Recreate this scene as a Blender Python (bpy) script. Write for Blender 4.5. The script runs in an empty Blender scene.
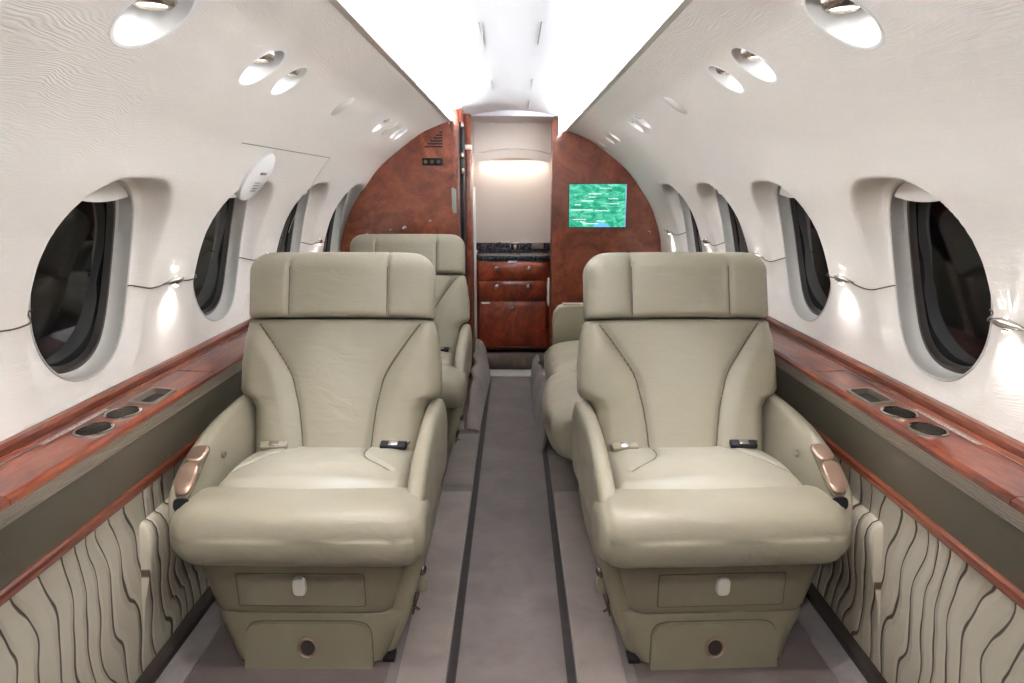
import bpy, bmesh, math, random
from mathutils import Vector, Matrix
PI = math.pi
random.seed(7)
sc = bpy.context.scene
C = sc.collection
# ------------------------------------------------------------ camera, world, exposure
CAMX, CAMZ, PITCH, FPX = 0.006, 1.09, math.radians(12.3), 700.0
cam_d = bpy.data.cameras.new('camera'); cam = bpy.data.objects.new('camera', cam_d); C.objects.link(cam)
cam_d.sensor_width = 36; cam_d.lens = FPX / 1024 * 36; cam_d.clip_start = 0.02
cam_d.shift_x = -0.002
cam.location = (CAMX, 0, CAMZ); cam.rotation_euler = (PI/2 - PITCH, 0, 0)
sc.camera = cam
sc.view_settings.view_transform = 'Standard'; sc.view_settings.look = 'None'
sc.view_settings.gamma = 1; sc.view_settings.use_curve_mapping = False
sc.view_settings.exposure = 0.0
w = bpy.data.worlds.new('world'); sc.world = w; w.use_nodes = True
w.node_tree.nodes['Background'].inputs[0].default_value = (0.02, 0.022, 0.028, 1)
w.node_tree.nodes['Background'].inputs[1].default_value = 0.3
sc.cycles.max_bounces = 10; sc.cycles.diffuse_bounces = 6; sc.cycles.glossy_bounces = 4
sc.cycles.sample_clamp_indirect = 0.0
sc.cycles.use_denoising = True

COVE_W, DOWN_W, READ_W, SCONCE_W = 80.0, 6.0, 1.6, 0.8
Y0, Y1 = -1.5, 4.95            # cabin shell extents
YL, YR = 3.60, 4.20            # left and right bulkheads
WIN = [1.44, 2.11, 2.78, 3.45]

def light(name, kind, loc, energy, color=(1, .95, .88), direction=(0, 0, -1), **kw):
    d = bpy.data.lights.new(name, kind); d.energy = energy; d.color = color
    for k, v in kw.items(): setattr(d, k, v)
    o = bpy.data.objects.new(name, d); C.objects.link(o); o.location = loc
    o.rotation_euler = Vector(direction).to_track_quat('-Z', 'Y').to_euler()
    return o
for s in (-1, 1):   # strips lying in the ceiling coves
    lo = light('cove_strip_light', 'AREA', (s*.362, (Y0+4.1)/2, 1.418), COVE_W, (.955, .975, 1), (0, 0, 1),
               shape='RECTANGLE', size=.03, size_y=4.1-Y0)
    lo.rotation_euler = (0, PI + s*.25, 0)

# ------------------------------------------------------------ materials
def mat(name, col=(.8, .8, .8), rough=.5, metal=0.0, coat=0.0, spec=.5):
    m = bpy.data.materials.new(name); m.use_nodes = True
    b = m.node_tree.nodes['Principled BSDF']
    b.inputs['Base Color'].default_value = (*col, 1); b.inputs['Roughness'].default_value = rough
    b.inputs['Metallic'].default_value = metal; b.inputs['Coat Weight'].default_value = coat
    b.inputs['Coat Roughness'].default_value = .06; b.inputs['Specular IOR Level'].default_value = spec
    return m
class G:
    """small node helper"""
    def __init__(s, m):
        s.t = m.node_tree; s.b = s.t.nodes['Principled BSDF']
    def n(s, typ, **kw):
        x = s.t.nodes.new(typ)
        for k, v in kw.items():
            if k.startswith('i_'):
                x.inputs[k[2:].replace('_', ' ')].default_value = v
            else: setattr(x, k, v)
        return x
    def l(s, a, b): s.t.links.new(a, b)
    def coord(s, which='Object', scale=(1, 1, 1), rot=(0, 0, 0)):
        c = s.n('ShaderNodeTexCoord'); mp = s.n('ShaderNodeMapping')
        mp.inputs['Scale'].default_value = scale; mp.inputs['Rotation'].default_value = rot
        s.l(c.outputs[which], mp.inputs[0]); return mp.outputs[0]
    def noise(s, vec, scale, detail=3, rough=.5, dist=0):
        x = s.n('ShaderNodeTexNoise'); x.inputs['Scale'].default_value = scale
        x.inputs['Detail'].default_value = detail; x.inputs['Roughness'].default_value = rough
        x.inputs['Distortion'].default_value = dist
        s.l(vec, x.inputs['Vector']); return x.outputs['Fac']
    def ramp(s, fac, stops, interp='LINEAR'):
        x = s.n('ShaderNodeValToRGB'); x.color_ramp.interpolation = interp
        e = x.color_ramp.elements
        while len(e) < len(stops): e.new(.5)
        for k, (p, c) in enumerate(stops):
            e[k].position = p; e[k].color = (*c, 1) if len(c) == 3 else c
        s.l(fac, x.inputs[0]); return x.outputs[0]
    def math(s, op, a, b=None, c=None):
        x = s.n('ShaderNodeMath', operation=op)
        for k, v in enumerate((a, b, c)):
            if v is None: continue
            if isinstance(v, (int, float)): x.inputs[k].default_value = v
            else: s.l(v, x.inputs[k])
        return x.outputs[0]
    def mix(s, f, a, b):
        x = s.n('ShaderNodeMix', data_type='RGBA')
        if isinstance(f, (int, float)): x.inputs[0].default_value = f
        else: s.l(f, x.inputs[0])
        for k, v in ((6, a), (7, b)):
            if isinstance(v, tuple): x.inputs[k].default_value = (*v, 1)
            else: s.l(v, x.inputs[k])
        return x.outputs[2]
    def bump(s, h, strength=.3, dist=.002, prev=None):
        x = s.n('ShaderNodeBump'); x.inputs['Strength'].default_value = strength
        x.inputs['Distance'].default_value = dist; s.l(h, x.inputs['Height'])
        if prev is not None: s.l(prev, x.inputs['Normal'])
        s.l(x.outputs[0], s.b.inputs['Normal']); return x.outputs[0]
    def col(s, c): s.l(c, s.b.inputs['Base Color'])
    def sep(s, vec):
        x = s.n('ShaderNodeSeparateXYZ'); s.l(vec, x.inputs[0]); return x.outputs
M = {}
# embossed cream wall covering, uv in metres (along cabin, up the wall)
m = M['wall'] = mat('embossed_cream_vinyl', (.70, .645, .575), .55); g = G(m)
uv = g.coord('UV'); uvs = g.coord('UV', (1.0, 2.2, 1))
nz = g.noise(uvs, 4.5, 2, .5, .6)
nz2 = g.noise(g.coord('UV', (10, 60, 1)), 1, 2)
v = g.sep(uv)[1]
ph = g.math('ADD', g.math('MULTIPLY', v, 200.0), g.math('ADD', g.math('MULTIPLY', nz, 15.0), g.math('MULTIPLY', nz2, 3.5)))
fr = g.math('SINE', g.math('MULTIPLY', ph, 6.283))
am = g.noise(uv, 17, 2)
g.bump(g.math('MULTIPLY', fr, am), .30, .0010)
g.col(g.mix(g.math('MULTIPLY', g.noise(uv, 2.5, 2), .5), (.79, .74, .68), (.75, .70, .635)))
m = M['cream_plain'] = mat('plain_cream_plastic', (.70, .66, .60), .45)
m = M['ceiling'] = mat('white_ceiling_vinyl', (.79, .81, .845), .6); g = G(m)
g.bump(g.noise(g.coord('Object'), 160, 2), .25, .001)
m = M['white'] = mat('white_plastic', (.80, .79, .76), .3)
m = M['frame'] = mat('window_surround_plastic', (.52, .50, .46), .35)
m = M['gasket'] = mat('dark_brown_gasket', (.045, .035, .03), .4)
m = M['glass'] = mat('night_window_glass', (.004, .004, .005), .05, spec=.42)
m = M['shade'] = mat('raised_window_shade', (.78, .75, .70), .4)
m = M['seam'] = mat('seam_thread', (.12, .10, .065), .7)
# leather
def leather(name, c1, c2, rough=.38):
    m = mat(name, c1, rough); g = G(m); o = g.coord('Object')
    g.col(g.mix(g.noise(o, 5, 3), c1, c2))
    b = g.bump(g.noise(o, 520, 2), .10, .0006)
    wr = g.noise(g.coord('Object', (1, 1, 2.2)), 9, 4, .55, 1.4)
    g.bump(wr, .30, .008, b)
    g.l(g.ramp(g.noise(o, 11, 3), [(.3, (rough-.06,)*3), (.7, (rough+.09,)*3)]), g.b.inputs['Roughness'])
    return m
M['leather'] = leather('pale_sage_cream_leather', (.335, .302, .228), (.305, .274, .205))
M['shell'] = mat('cream_painted_shell', (.235, .208, .142), .4)
M['shell_in'] = mat('cream_shell_door', (.245, .217, .150), .38)
# wood
def wood(name, dark, mid, hi, scale, rough=.36, coat=1.0):
    m = mat(name, mid, rough, coat=coat); g = G(m)
    o = g.coord('Object', scale)
    n1 = g.noise(o, 5, 6, .62, 1.8); n2 = g.noise(o, 38, 4, .6, .6)
    f = g.math('ADD', g.math('MULTIPLY', n1, .8), g.math('MULTIPLY', n2, .25))
    g.col(g.ramp(f, [(.34, dark), (.50, mid), (.66, hi)]))
    return m
M['wood'] = wood('mahogany_burl_veneer', (.10, .018, .008), (.22, .050, .022), (.33, .095, .042), (1, 1, 1))
M['ledge_wood'] = wood('polished_mahogany_ledge', (.05, .007, .003), (.175, .027, .008), (.32, .07, .018), (3, .5, 3), .34, .5)
M['strip_wood'] = wood('mahogany_trim', (.08, .014, .006), (.16, .034, .012), (.25, .065, .026), (3, .4, 3), .36, .6)
M['galley_wood'] = wood('galley_mahogany_veneer', (.08, .011, .005), (.23, .034, .011), (.42, .075, .02), (1, 1, .7), .34, .9)
m = M['olive'] = mat('olive_brown_panel', (.105, .09, .062), .5)
g = G(m); g.bump(g.noise(g.coord('Object'), 300, 2), .1, .001)
m = M['ridge'] = mat('ridged_bronze_moulding', (.24, .20, .16), .4, .3)
m = M['bronze'] = mat('rose_bronze_satin', (.60, .42, .33), .32, .85)
m = M['chrome'] = mat('brushed_nickel', (.62, .58, .54), .22, 1)
m = M['darkchrome'] = mat('dark_nickel', (.30, .26, .23), .2, 1)
m = M['black'] = mat('black_plastic', (.012, .012, .014), .5, spec=.3)
m = M['granite'] = mat('dark_blue_granite', (.03, .035, .05), .15); g = G(m)
g.col(g.ramp(g.noise(g.coord('Object'), 90, 3), [(.4, (.012, .014, .02)), (.7, (.09, .10, .13))]))
# quilted lower wall panel: uv in metres
m = M['quilt'] = mat('cream_quilted_wave_fabric', (.60, .55, .44), .8); g = G(m)
uv = g.coord('UV'); s_ = g.sep(uv)
nn = g.noise(g.coord('UV', (4.2, 3.6, 1)), 1, 1, .4)
nb = g.noise(g.coord('UV', (14, 6.0, 1), (0, 0, .2)), 1, 1)
u = g.math('ADD', g.math('MULTIPLY', s_[0], 21.0), g.math('MULTIPLY', s_[1], 5.0))
u = g.math('ADD', u, g.math('ADD', g.math('MULTIPLY', nn, 3.4), g.math('MULTIPLY', nb, .75)))
fr = g.math('FRACT', u)
d_ = g.math('ABSOLUTE', g.math('SUBTRACT', fr, .5))
wid = g.math('MULTIPLY_ADD', g.noise(g.coord('UV', (9, 7, 1)), 1, 1), .085, -.004)
x = g.n('ShaderNodeMapRange'); x.inputs['To Min'].default_value = 1; x.inputs['To Max'].default_value = 0
g.l(d_, x.inputs['Value']); g.l(wid, x.inputs['From Min']); g.l(g.math('ADD', wid, .03), x.inputs['From Max'])
g.col(g.mix(x.outputs[0], (.56, .505, .40), (.10, .072, .045)))
bb = g.bump(g.math('MINIMUM', g.math('MULTIPLY', d_, 4), 1.0), .6, .008)
g.bump(g.noise(uv, 400, 2), .25, .001, bb)
# carpets
def carpet(name, c1, c2, stripes=False):
    m = mat(name, c1, .95, spec=.15); g = G(m); o = g.coord('Object')
    base = g.mix(g.ramp(g.noise(o, 7, 3, .6, .5), [(.35, (0, 0, 0)), (.65, (1, 1, 1))]), c1, c2)
    if stripes:
        X = g.sep(o)[0]; ax = g.math('ABSOLUTE', X)
        edge = g.math('SUBTRACT', 1.0, g.math('LESS_THAN', g.math('ABSOLUTE', g.math('SUBTRACT', ax, .137)), .0105))
        base = g.mix(edge, (.020, .014, .013), base)
    g.col(base)
    b = g.bump(g.noise(o, 420, 2), .6, .003)
    g.bump(g.noise(o, 30, 3), .25, .006, b)
    g.b.inputs['Sheen Weight'].default_value = .25
    return m
M['carpet'] = carpet('taupe_aisle_carpet', (.18, .148, .138), (.14, .113, .106), True)
M['carpet_side'] = carpet('warm_taupe_track_carpet', (.265, .215, .195), (.21, .17, .155))
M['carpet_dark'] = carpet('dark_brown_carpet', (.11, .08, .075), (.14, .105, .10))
M['carpet_grey'] = carpet('mauve_grey_carpet_edge', (.26, .22, .22), (.19, .165, .165))
M['fluff'] = carpet('dark_shaggy_mat', (.10, .075, .06), (.16, .125, .10))
def emis(name, col, st):
    m = mat(name, (.8, .8, .8)); b = m.node_tree.nodes['Principled BSDF']
    b.inputs['Emission Color'].default_value = (*col, 1); b.inputs['Emission Strength'].default_value = st
    return m
M['lamp'] = emis('lit_lamp_face', (1, .95, .85), 9)
M['led'] = emis('lit_led_lens', (1, .97, .93), 14)
M['cove'] = emis('cove_tube', (1, .97, .94), 4)
# moving map on the screen, uv 0..1
m = M['map'] = mat('moving_map_screen', (.01, .01, .01), .2); g = G(m); uv = g.coord('UV')
n1 = g.noise(g.coord('UV', (5, 9, 1), (0, 0, -.4)), 1, 8, .72, .6)
land = g.ramp(n1, [(.36, (.0, .20, .11)), (.50, (.03, .42, .25)), (.62, (.18, .68, .50))])
sx = g.sep(uv)
n2 = g.noise(g.coord('UV', (3, 3, 1)), 1, 3)
wf = g.math('SUBTRACT', g.math('ADD', g.math('MULTIPLY', g.math('SUBTRACT', 1.0, sx[1]), .8), g.math('MULTIPLY', g.math('SUBTRACT', n2, .5), .9)), g.math('MULTIPLY', g.math('ABSOLUTE', g.math('SUBTRACT', sx[0], .72)), .5))
wm = g.math('GREATER_THAN', wf, .70)
c0 = g.mix(wm, land, (.12, .50, .80))
g.l(c0, g.b.inputs['Emission Color']); g.b.inputs['Emission Strength'].default_value = 1.3
M['maptext'] = emis('map_lettering', (.75, .95, .85), .9)
M['mapedge'] = emis('screen_edge_glow', (.10, .22, .55), .8)
# placard of fine print
m = M['placard'] = mat('placard_fine_print', (.5, .4, .35), .4); g = G(m); uv = g.coord('UV'); sx = g.sep(uv)
rows = g.math('GREATER_THAN', g.math('FRACT', g.math('MULTIPLY', sx[1], 3.0)), .45)
word = g.math('GREATER_THAN', g.noise(g.coord('UV', (60, 3, 1)), 1, 1), .42)
g.col(g.mix(g.math('MULTIPLY', rows, word), (.16, .035, .015), (.72, .66, .60)))

# ------------------------------------------------------------ mesh helpers
def tag(o, label=None, cat=None, group=None, kind=None):
    if label: o['label'] = label
    if cat: o['category'] = cat
    if group: o['group'] = group
    if kind: o['kind'] = kind
    return o
def empty(name, loc=(0, 0, 0), mat4=None):
    o = bpy.data.objects.new(name, None); C.objects.link(o); o.empty_display_size = .05
    if mat4 is not None: o.matrix_world = mat4
    else: o.location = loc
    return o
class MB:
    def __init__(s): s.v = []; s.f = []; s.uv = {}
    def add(s, vs, fs):
        k = len(s.v); s.v += [tuple(p) for p in vs]; s.f += [tuple(i+k for i in f) for f in fs]; return s
    def box(s, x0, x1, y0, y1, z0, z1, bev=0.0, seg=2, xf=None):
        bm = bmesh.new(); bmesh.ops.create_cube(bm, size=1)
        for v in bm.verts:
            v.co = Vector(((x0+x1)/2 + v.co.x*(x1-x0), (y0+y1)/2 + v.co.y*(y1-y0), (z0+z1)/2 + v.co.z*(z1-z0)))
        if bev: bmesh.ops.bevel(bm, geom=bm.edges[:], offset=min(bev, .49*min(x1-x0, y1-y0, z1-z0)), segments=seg, affect='EDGES', profile=.5)
        if xf is not None: bm.transform(xf)
        bm.verts.ensure_lookup_table()
        s.add([v.co[:] for v in bm.verts], [[v.index for v in f.verts] for f in bm.faces]); bm.free(); return s
    def loft(s, rings, caps=True, close=False):
        n = len(rings[0]); vs = [p for r in rings for p in r]; fs = []
        R = len(rings)
        for a in range(R if close else R-1):
            b = (a+1) % R
            for i in range(n):
                j = (i+1) % n; fs.append((a*n+i, a*n+j, b*n+j, b*n+i))
        if caps and not close:
            fs.append(tuple(range(n))[::-1]); fs.append(tuple((R-1)*n+i for i in range(n)))
        return s.add(vs, fs)
    def grid(s, fn, nu, nv):
        vs = [fn(i/nu, j/nv) for j in range(nv+1) for i in range(nu+1)]
        fs = [(j*(nu+1)+i, j*(nu+1)+i+1, (j+1)*(nu+1)+i+1, (j+1)*(nu+1)+i) for j in range(nv) for i in range(nu)]
        return s.add(vs, fs)
    def tube(s, pts, r, n=8, caps=True):
        pts = [Vector(p) for p in pts]; rings = []
        up = Vector((0, 0, 1))
        prev = None
        for k, p in enumerate(pts):
            t = (pts[min(k+1, len(pts)-1)] - pts[max(k-1, 0)]).normalized()
            if prev is None:
                a = t.cross(up)
                if a.length < .1: a = t.cross(Vector((1, 0, 0)))
                a.normalize()
            else:
                a = (prev - t*prev.dot(t)).normalized()
            prev = a; b = t.cross(a)
            rr = r[k] if isinstance(r, (list, tuple)) else r
            rings.append([p + (a*math.cos(2*PI*i/n) + b*math.sin(2*PI*i/n))*rr for i in range(n)])
        return s.loft(rings, caps)
    def lathe(s, prof, n=32, xf=None):
        """prof: (radius, height) list around local z"""
        rings = [[Vector((max(r, 1e-5)*math.cos(2*PI*i/n), max(r, 1e-5)*math.sin(2*PI*i/n), h)) for i in range(n)] for r, h in prof]
        if xf is not None: rings = [[xf @ p for p in r] for r in rings]
        return s.loft(rings, True)
    def prism(s, poly, axis, a0, a1, bev=0.0, seg=2):
        """poly of 2-D points extruded along axis ('x': pts are (y,z); 'y': (x,z); 'z': (x,y))"""
        def P(p, a): return {'x': (a, p[0], p[1]), 'y': (p[0], a, p[1]), 'z': (p[0], p[1], a)}[axis]
        bm = bmesh.new()
        lo = [bm.verts.new(P(p, a0)) for p in poly]; hi = [bm.verts.new(P(p, a1)) for p in poly]
        n = len(poly); bm.faces.new(lo[::-1]); bm.faces.new(hi)
        side = [bm.faces.new((lo[i], lo[(i+1) % n], hi[(i+1) % n], hi[i])) for i in range(n)]
        if bev:
            caps_e = [e for e in bm.edges if not (e.verts[0] in lo and e.verts[1] in hi or e.verts[1] in lo and e.verts[0] in hi)]
            bmesh.ops.bevel(bm, geom=caps_e, offset=bev, segments=seg, affect='EDGES', profile=.5)
        bm.verts.ensure_lookup_table(); bm.verts.index_update()
        s.add([v.co[:] for v in bm.verts], [[v.index for v in f.verts] for f in bm.faces]); bm.free(); return s
    def build(s, name, material, parent=None, smooth=True, fix=True, uvfn=None, angle=40):
        me = bpy.data.meshes.new(name); me.from_pydata(s.v, [], s.f); 
        if fix:
            bm = bmesh.new(); bm.from_mesh(me); bmesh.ops.recalc_face_normals(bm, faces=bm.faces[:]); bm.to_mesh(me); bm.free()
        me.materials.append(material)
        if uvfn:
            ul = me.uv_layers.new(name='UVMap')
            for lp in me.loops: ul.data[lp.index].uv = uvfn(lp.vertex_index, me.vertices[lp.vertex_index].co)
        if smooth:
            me.polygons.foreach_set('use_smooth', [True]*len(me.polygons))
            me.set_sharp_from_angle(angle=math.radians(angle))
        o = bpy.data.objects.new(name, me); C.objects.link(o)
        if parent is not None: o.parent = parent
        return o
def superring(a, b, n, N):
    """2-D superellipse resampled to N points at even arc length, starting at angle 0"""
    F = 720; pts = []
    for i in range(F):
        t = 2*PI*i/F; c, s_ = math.cos(t), math.sin(t)
        pts.append((a*math.copysign(abs(c)**(2/n), c), b*math.copysign(abs(s_)**(2/n), s_)))
    L = [0]
    for i in range(F):
        p, q = pts[i], pts[(i+1) % F]; L.append(L[-1] + math.hypot(q[0]-p[0], q[1]-p[1]))
    out = []; k = 0
    for i in range(N):
        d = L[-1]*i/N
        while L[k+1] < d: k += 1
        f = (d - L[k])/max(L[k+1]-L[k], 1e-9); p, q = pts[k], pts[(k+1) % F]
        out.append((p[0]+(q[0]-p[0])*f, p[1]+(q[1]-p[1])*f))
    return out
def lerp(tab, x):
    if x <= tab[0][0]: return tab[0][1]
    for (a, va), (b, vb) in zip(tab, tab[1:]):
        if x <= b:
            t = (x-a)/(b-a); return va + (vb-va)*t
    return tab[-1][1]
def slerp(tab, x):
    if x <= tab[0][0]: return tab[0][1]
    for (a, va), (b, vb) in zip(tab, tab[1:]):
        if x <= b:
            t = (x-a)/(b-a); t = t*t*(3-2*t); return va + (vb-va)*t
    return tab[-1][1]
def segdist(p, poly):
    best = 9
    for a, b in zip(poly, poly[1:]):
        dx, dy = b[0]-a[0], b[1]-a[1]; L = dx*dx+dy*dy
        t = max(0, min(1, ((p[0]-a[0])*dx + (p[1]-a[1])*dy)/L)) if L else 0
        best = min(best, math.hypot(p[0]-a[0]-t*dx, p[1]-a[1]-t*dy))
    return best
def catmull(pts, n=8):
    P = [Vector(p) for p in pts]; out = []
    for i in range(len(P)-1):
        p0, p1, p2, p3 = P[max(i-1, 0)], P[i], P[i+1], P[min(i+2, len(P)-1)]
        for k in range(n):
            t = k/n
            out.append(.5*((2*p1) + (p2-p0)*t + (2*p0-5*p1+4*p2-p3)*t*t + (3*p1-p0-3*p2+p3)*t**3))
    out.append(P[-1]); return out

# ------------------------------------------------------------ cabin side wall profile
PROF = catmull([(.884, .58), (.888, .65), (.885, .72), (.868, .835), (.818, .978), (.742, 1.098), (.648, 1.212), (.48, 1.342), (.40, 1.384), (.31, 1.418)], 10)
SL = [0]
for a, b in zip(PROF, PROF[1:]): SL.append(SL[-1] + (b-a).length)
STOT = SL[-1]
def wall_pt(s):
    """profile point and outward normal at arc length s (right-hand side of the cabin)"""
    s = max(0, min(STOT-1e-6, s)); k = 0
    while SL[k+1] < s: k += 1
    f = (s-SL[k])/(SL[k+1]-SL[k]); p = PROF[k].lerp(PROF[k+1], f)
    t0 = (PROF[min(k+1, len(PROF)-1)]-PROF[max(k-1, 0)]).normalized()
    t1 = (PROF[min(k+2, len(PROF)-1)]-PROF[k]).normalized()
    t = t0.lerp(t1, f).normalized()
    return p, Vector((t.y, -t.x)), t
def s_at_z(z):
    for k in range(len(PROF)-1):
        if PROF[k].y <= z <= PROF[k+1].y: return SL[k] + (SL[k+1]-SL[k])*(z-PROF[k].y)/(PROF[k+1].y-PROF[k].y)
    return STOT
def s_at_x(x):
    for k in range(len(PROF)-1, 0, -1):
        if PROF[k].x <= x <= PROF[k-1].x: return SL[k] + (SL[k-1]-SL[k])*(x-PROF[k].x)/(PROF[k-1].x-PROF[k].x)
    return 0
WS0, WS1 = s_at_z(.700), s_at_z(1.074)
WSC, WHS, WHY, WN = (WS0+WS1)/2, (WS1-WS0)/2, .167, 2.3
def wdist(y, s, yc):   # superellipse radius measure, 1 on the window opening
    return (abs((y-yc)/WHY)**WN + abs((s-WSC)/WHS)**WN)**(1/WN)
def smooth(a, b, x):
    t = max(0, min(1, (x-a)/(b-a))); return t*t*(3-2*t)
def rdepth(s): return .010 + .046*max(0, min(1.12, (s-WS0)/(WS1-WS0)))
def dish(y, s):
    d = 0
    for yc in WIN:
        if abs(y-yc) < .34:
            cy, cs = abs(y-yc), s-WSC
            hy = .215; hs = WHS+.045 if cs > 0 else WHS+.050
            r = ((cy/hy)**2.8 + (abs(cs)/hs)**2.8)**(1/2.8)
            d = max(d, rdepth(s)*(1-smooth(.83, 1.02, r)))
    return d
READ = {-1: [(1.06, .066), (1.49, .056), (1.665, .050), (2.78, .044), (3.14, .038), (3.25, .038), (.40, .056)],
         1: [(1.11, .066), (1.50, .056), (1.69, .050), (2.74, .040), (2.90, .040), (3.50, .036), (3.70, .036), (4.04, .034), (.40, .056)]}  # last entry per side: added unseen fill light beside the camera
SREAD = {-1: s_at_x(.500), 1: s_at_x(.490)}
for sd in (-1, 1):
    NY, NS = int((4.25-.30)/.0065), int(STOT/.0065)
    ys = [Y0, -.9, -.3, .1] + [.30+(4.25-.30)*i/NY for i in range(NY+1)] + [4.5, Y1]
    ss = [STOT*j/NS for j in range(NS+1)]
    mb = MB(); uvs = []; bad = set()
    for j, s in enumerate(ss):
        p, nrm, t = wall_pt(s)
        for i, y in enumerate(ys):
            yy, s2 = y, s
            for yc in WIN:
                if abs(y-yc) < .3:
                    r = wdist(y, s, yc)
                    if abs(r-1) < .022:
                        yy = yc+(y-yc)/r; s2 = WSC+(s-WSC)/r
            for (yc, rr) in READ[sd]:
                dd = math.hypot(y-yc, s-SREAD[sd])
                if abs(dd-rr) < .0035 and dd > 0:
                    yy = yc+(y-yc)*rr/dd; s2 = SREAD[sd]+(s-SREAD[sd])*rr/dd
            if s2 != s: q, n2, t2 = wall_pt(s2)
            else: q, n2 = p, nrm
            d = dish(yy, s2)
            mb.v.append((sd*(q.x+n2.x*d), yy, q.y+n2.y*d)); uvs.append((yy, s2))
    W = len(ys)
    for j in range(NS):
        for i in range(W-1):
            q = (j*W+i, j*W+i+1, (j+1)*W+i+1, (j+1)*W+i)
            cy = sum(uvs[k][0] for k in q)/4; cs = sum(uvs[k][1] for k in q)/4
            if any(abs(cy-yc) < .3 and wdist(cy, cs, yc) < 1 for yc in WIN): continue
            if any(math.hypot(cy-yc, cs-SREAD[sd]) < rr for yc, rr in READ[sd]): continue
            mb.f.append(q if sd < 0 else q[::-1])
    o = mb.build('wall_'+('left' if sd < 0 else 'right'), M['wall'], fix=False, uvfn=lambda k, co, U=uvs: U[k], angle=60)
    tag(o, kind='structure')
    # rounded lip along the inner top edge, carries the cove strip behind it
    lip = MB(); e = PROF[-1]
    lip.loft([[(sd*(e.x+dx), y, e.y+dz) for dx, dz in ((-.004, -.003), (-.006, .004), (-.002, .009), (.006, .009), (.014, .002), (.016, -.004), (.008, -.004))] for y in (Y0, 4.2)])
    tag(lip.build('trim_ceiling_cove_'+('left' if sd < 0 else 'right'), M['cream_plain']), kind='structure')
    tb = MB().tube([(sd*.365, Y0+.02, 1.410), (sd*.365, 4.08, 1.410)], .006, 10)
    tag(tb.build('trim_cove_light_'+('left' if sd < 0 else 'right'), M['cove']), kind='structure')

def wframe(sd, y, s, off=0.0):
    """matrix at the wall: local x along cabin (+y world), local y up the wall, local z INTO the cabin"""
    p, n, t = wall_pt(s)
    X = Vector((0, 1, 0)); Yv = Vector((sd*t.x, 0, t.y)); Z = Vector((-sd*n.x, 0, -n.y))
    if X.cross(Yv).dot(Z) < 0: X = -X
    m4 = Matrix.Identity(4)
    for r in range(3): m4[r][0] = X[r]; m4[r][1] = Yv[r]; m4[r][2] = Z[r]
    m4.translation = Vector((sd*p.x, y, p.y)) + Z*off
    return m4

# ------------------------------------------------------------ windows
wn = 0
for sd in (-1, 1):
    for yc in WIN:
        wn += 1
        root = empty('window_%d' % wn, mat4=wframe(sd, yc, WSC, 0)); tag(root, kind='structure')
        inv = root.matrix_world.inverted()
        def ring(scale_a, depth, shift=0.0, N=96, grow=0.0, s=sd, y=yc):
            out = []
            for (a, b) in superring(WHY*scale_a+grow, WHS*scale_a+grow, WN, N):
                p, n, t = wall_pt(WSC+b)
                # flat panes further out: blend the curved opening towards a plane
                dd = rdepth(WSC+b)+depth; q = Vector((s*(p.x+n.x*dd), y+a, p.y+n.y*dd)); out.append(inv @ q)
            return out
        def plane_ring(a_, b_, z, N=96, nn=WN): return [Vector((a, b, z)) for a, b in superring(a_, b_, nn, N)]
        f = MB()
        f.loft([ring(1, -.0008, grow=.004), ring(1, -.0025, grow=.002), ring(1, -.001, grow=-.0015), ring(1, .012, grow=-.002),
                ring(1, .030, grow=-.004), ring(1, .036, grow=-.010)], caps=False)
        f.build('window_surround', M['frame'], root, fix=False)
        gk = MB()
        gk.loft([ring(1, .0355, grow=-.007), ring(1, .0315, grow=-.012), ring(1, .0315, grow=-.019), ring(1, .042, grow=-.022), ring(1, .055, grow=-.023)], caps=False)
        gk.build('gasket', M['gasket'], root, fix=False)
        pn = MB(); r0 = ring(1, .046, grow=-.020)
        cz = sum(p.z for p in r0)/len(r0)
        vs = [Vector((0, 0, cz))] + r0
        rr1 = [Vector((p.x*.97, p.y*.97, p.z)) for p in r0]
        pn.loft([r0, [p - Vector((0, 0, .006)) for p in r0]])
        pn.build('pane', M['glass'], root)
        # raised shade: white lip showing across the top of the opening
        sh = MB(); rg = ring(1, .004, grow=-.004); rg2 = ring(1, .030, grow=-.006)
        top = [i for i in range(96) if rg[i].y > WHS*.85]
        top.sort(key=lambda i: rg[i].x)
        A = [rg[i] for i in top]; B = [rg2[i] for i in top]
        yb = min(p.y for p in A)-.002
        def low(p, z, k, n): return Vector((p.x*.98, yb-.010*math.sin(PI*k/(n-1)), z))
        n = len(A)
        L1 = [low(p, A[0].z+.000, k, n) for k, p in enumerate(A)]; L2 = [low(p, B[0].z, k, n) for k, p in enumerate(B)]
        sh.loft([[A[k], L1[k], L2[k], B[k]] for k in range(n)])
        sh.build('window_shade', M['shade'], root)

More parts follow.
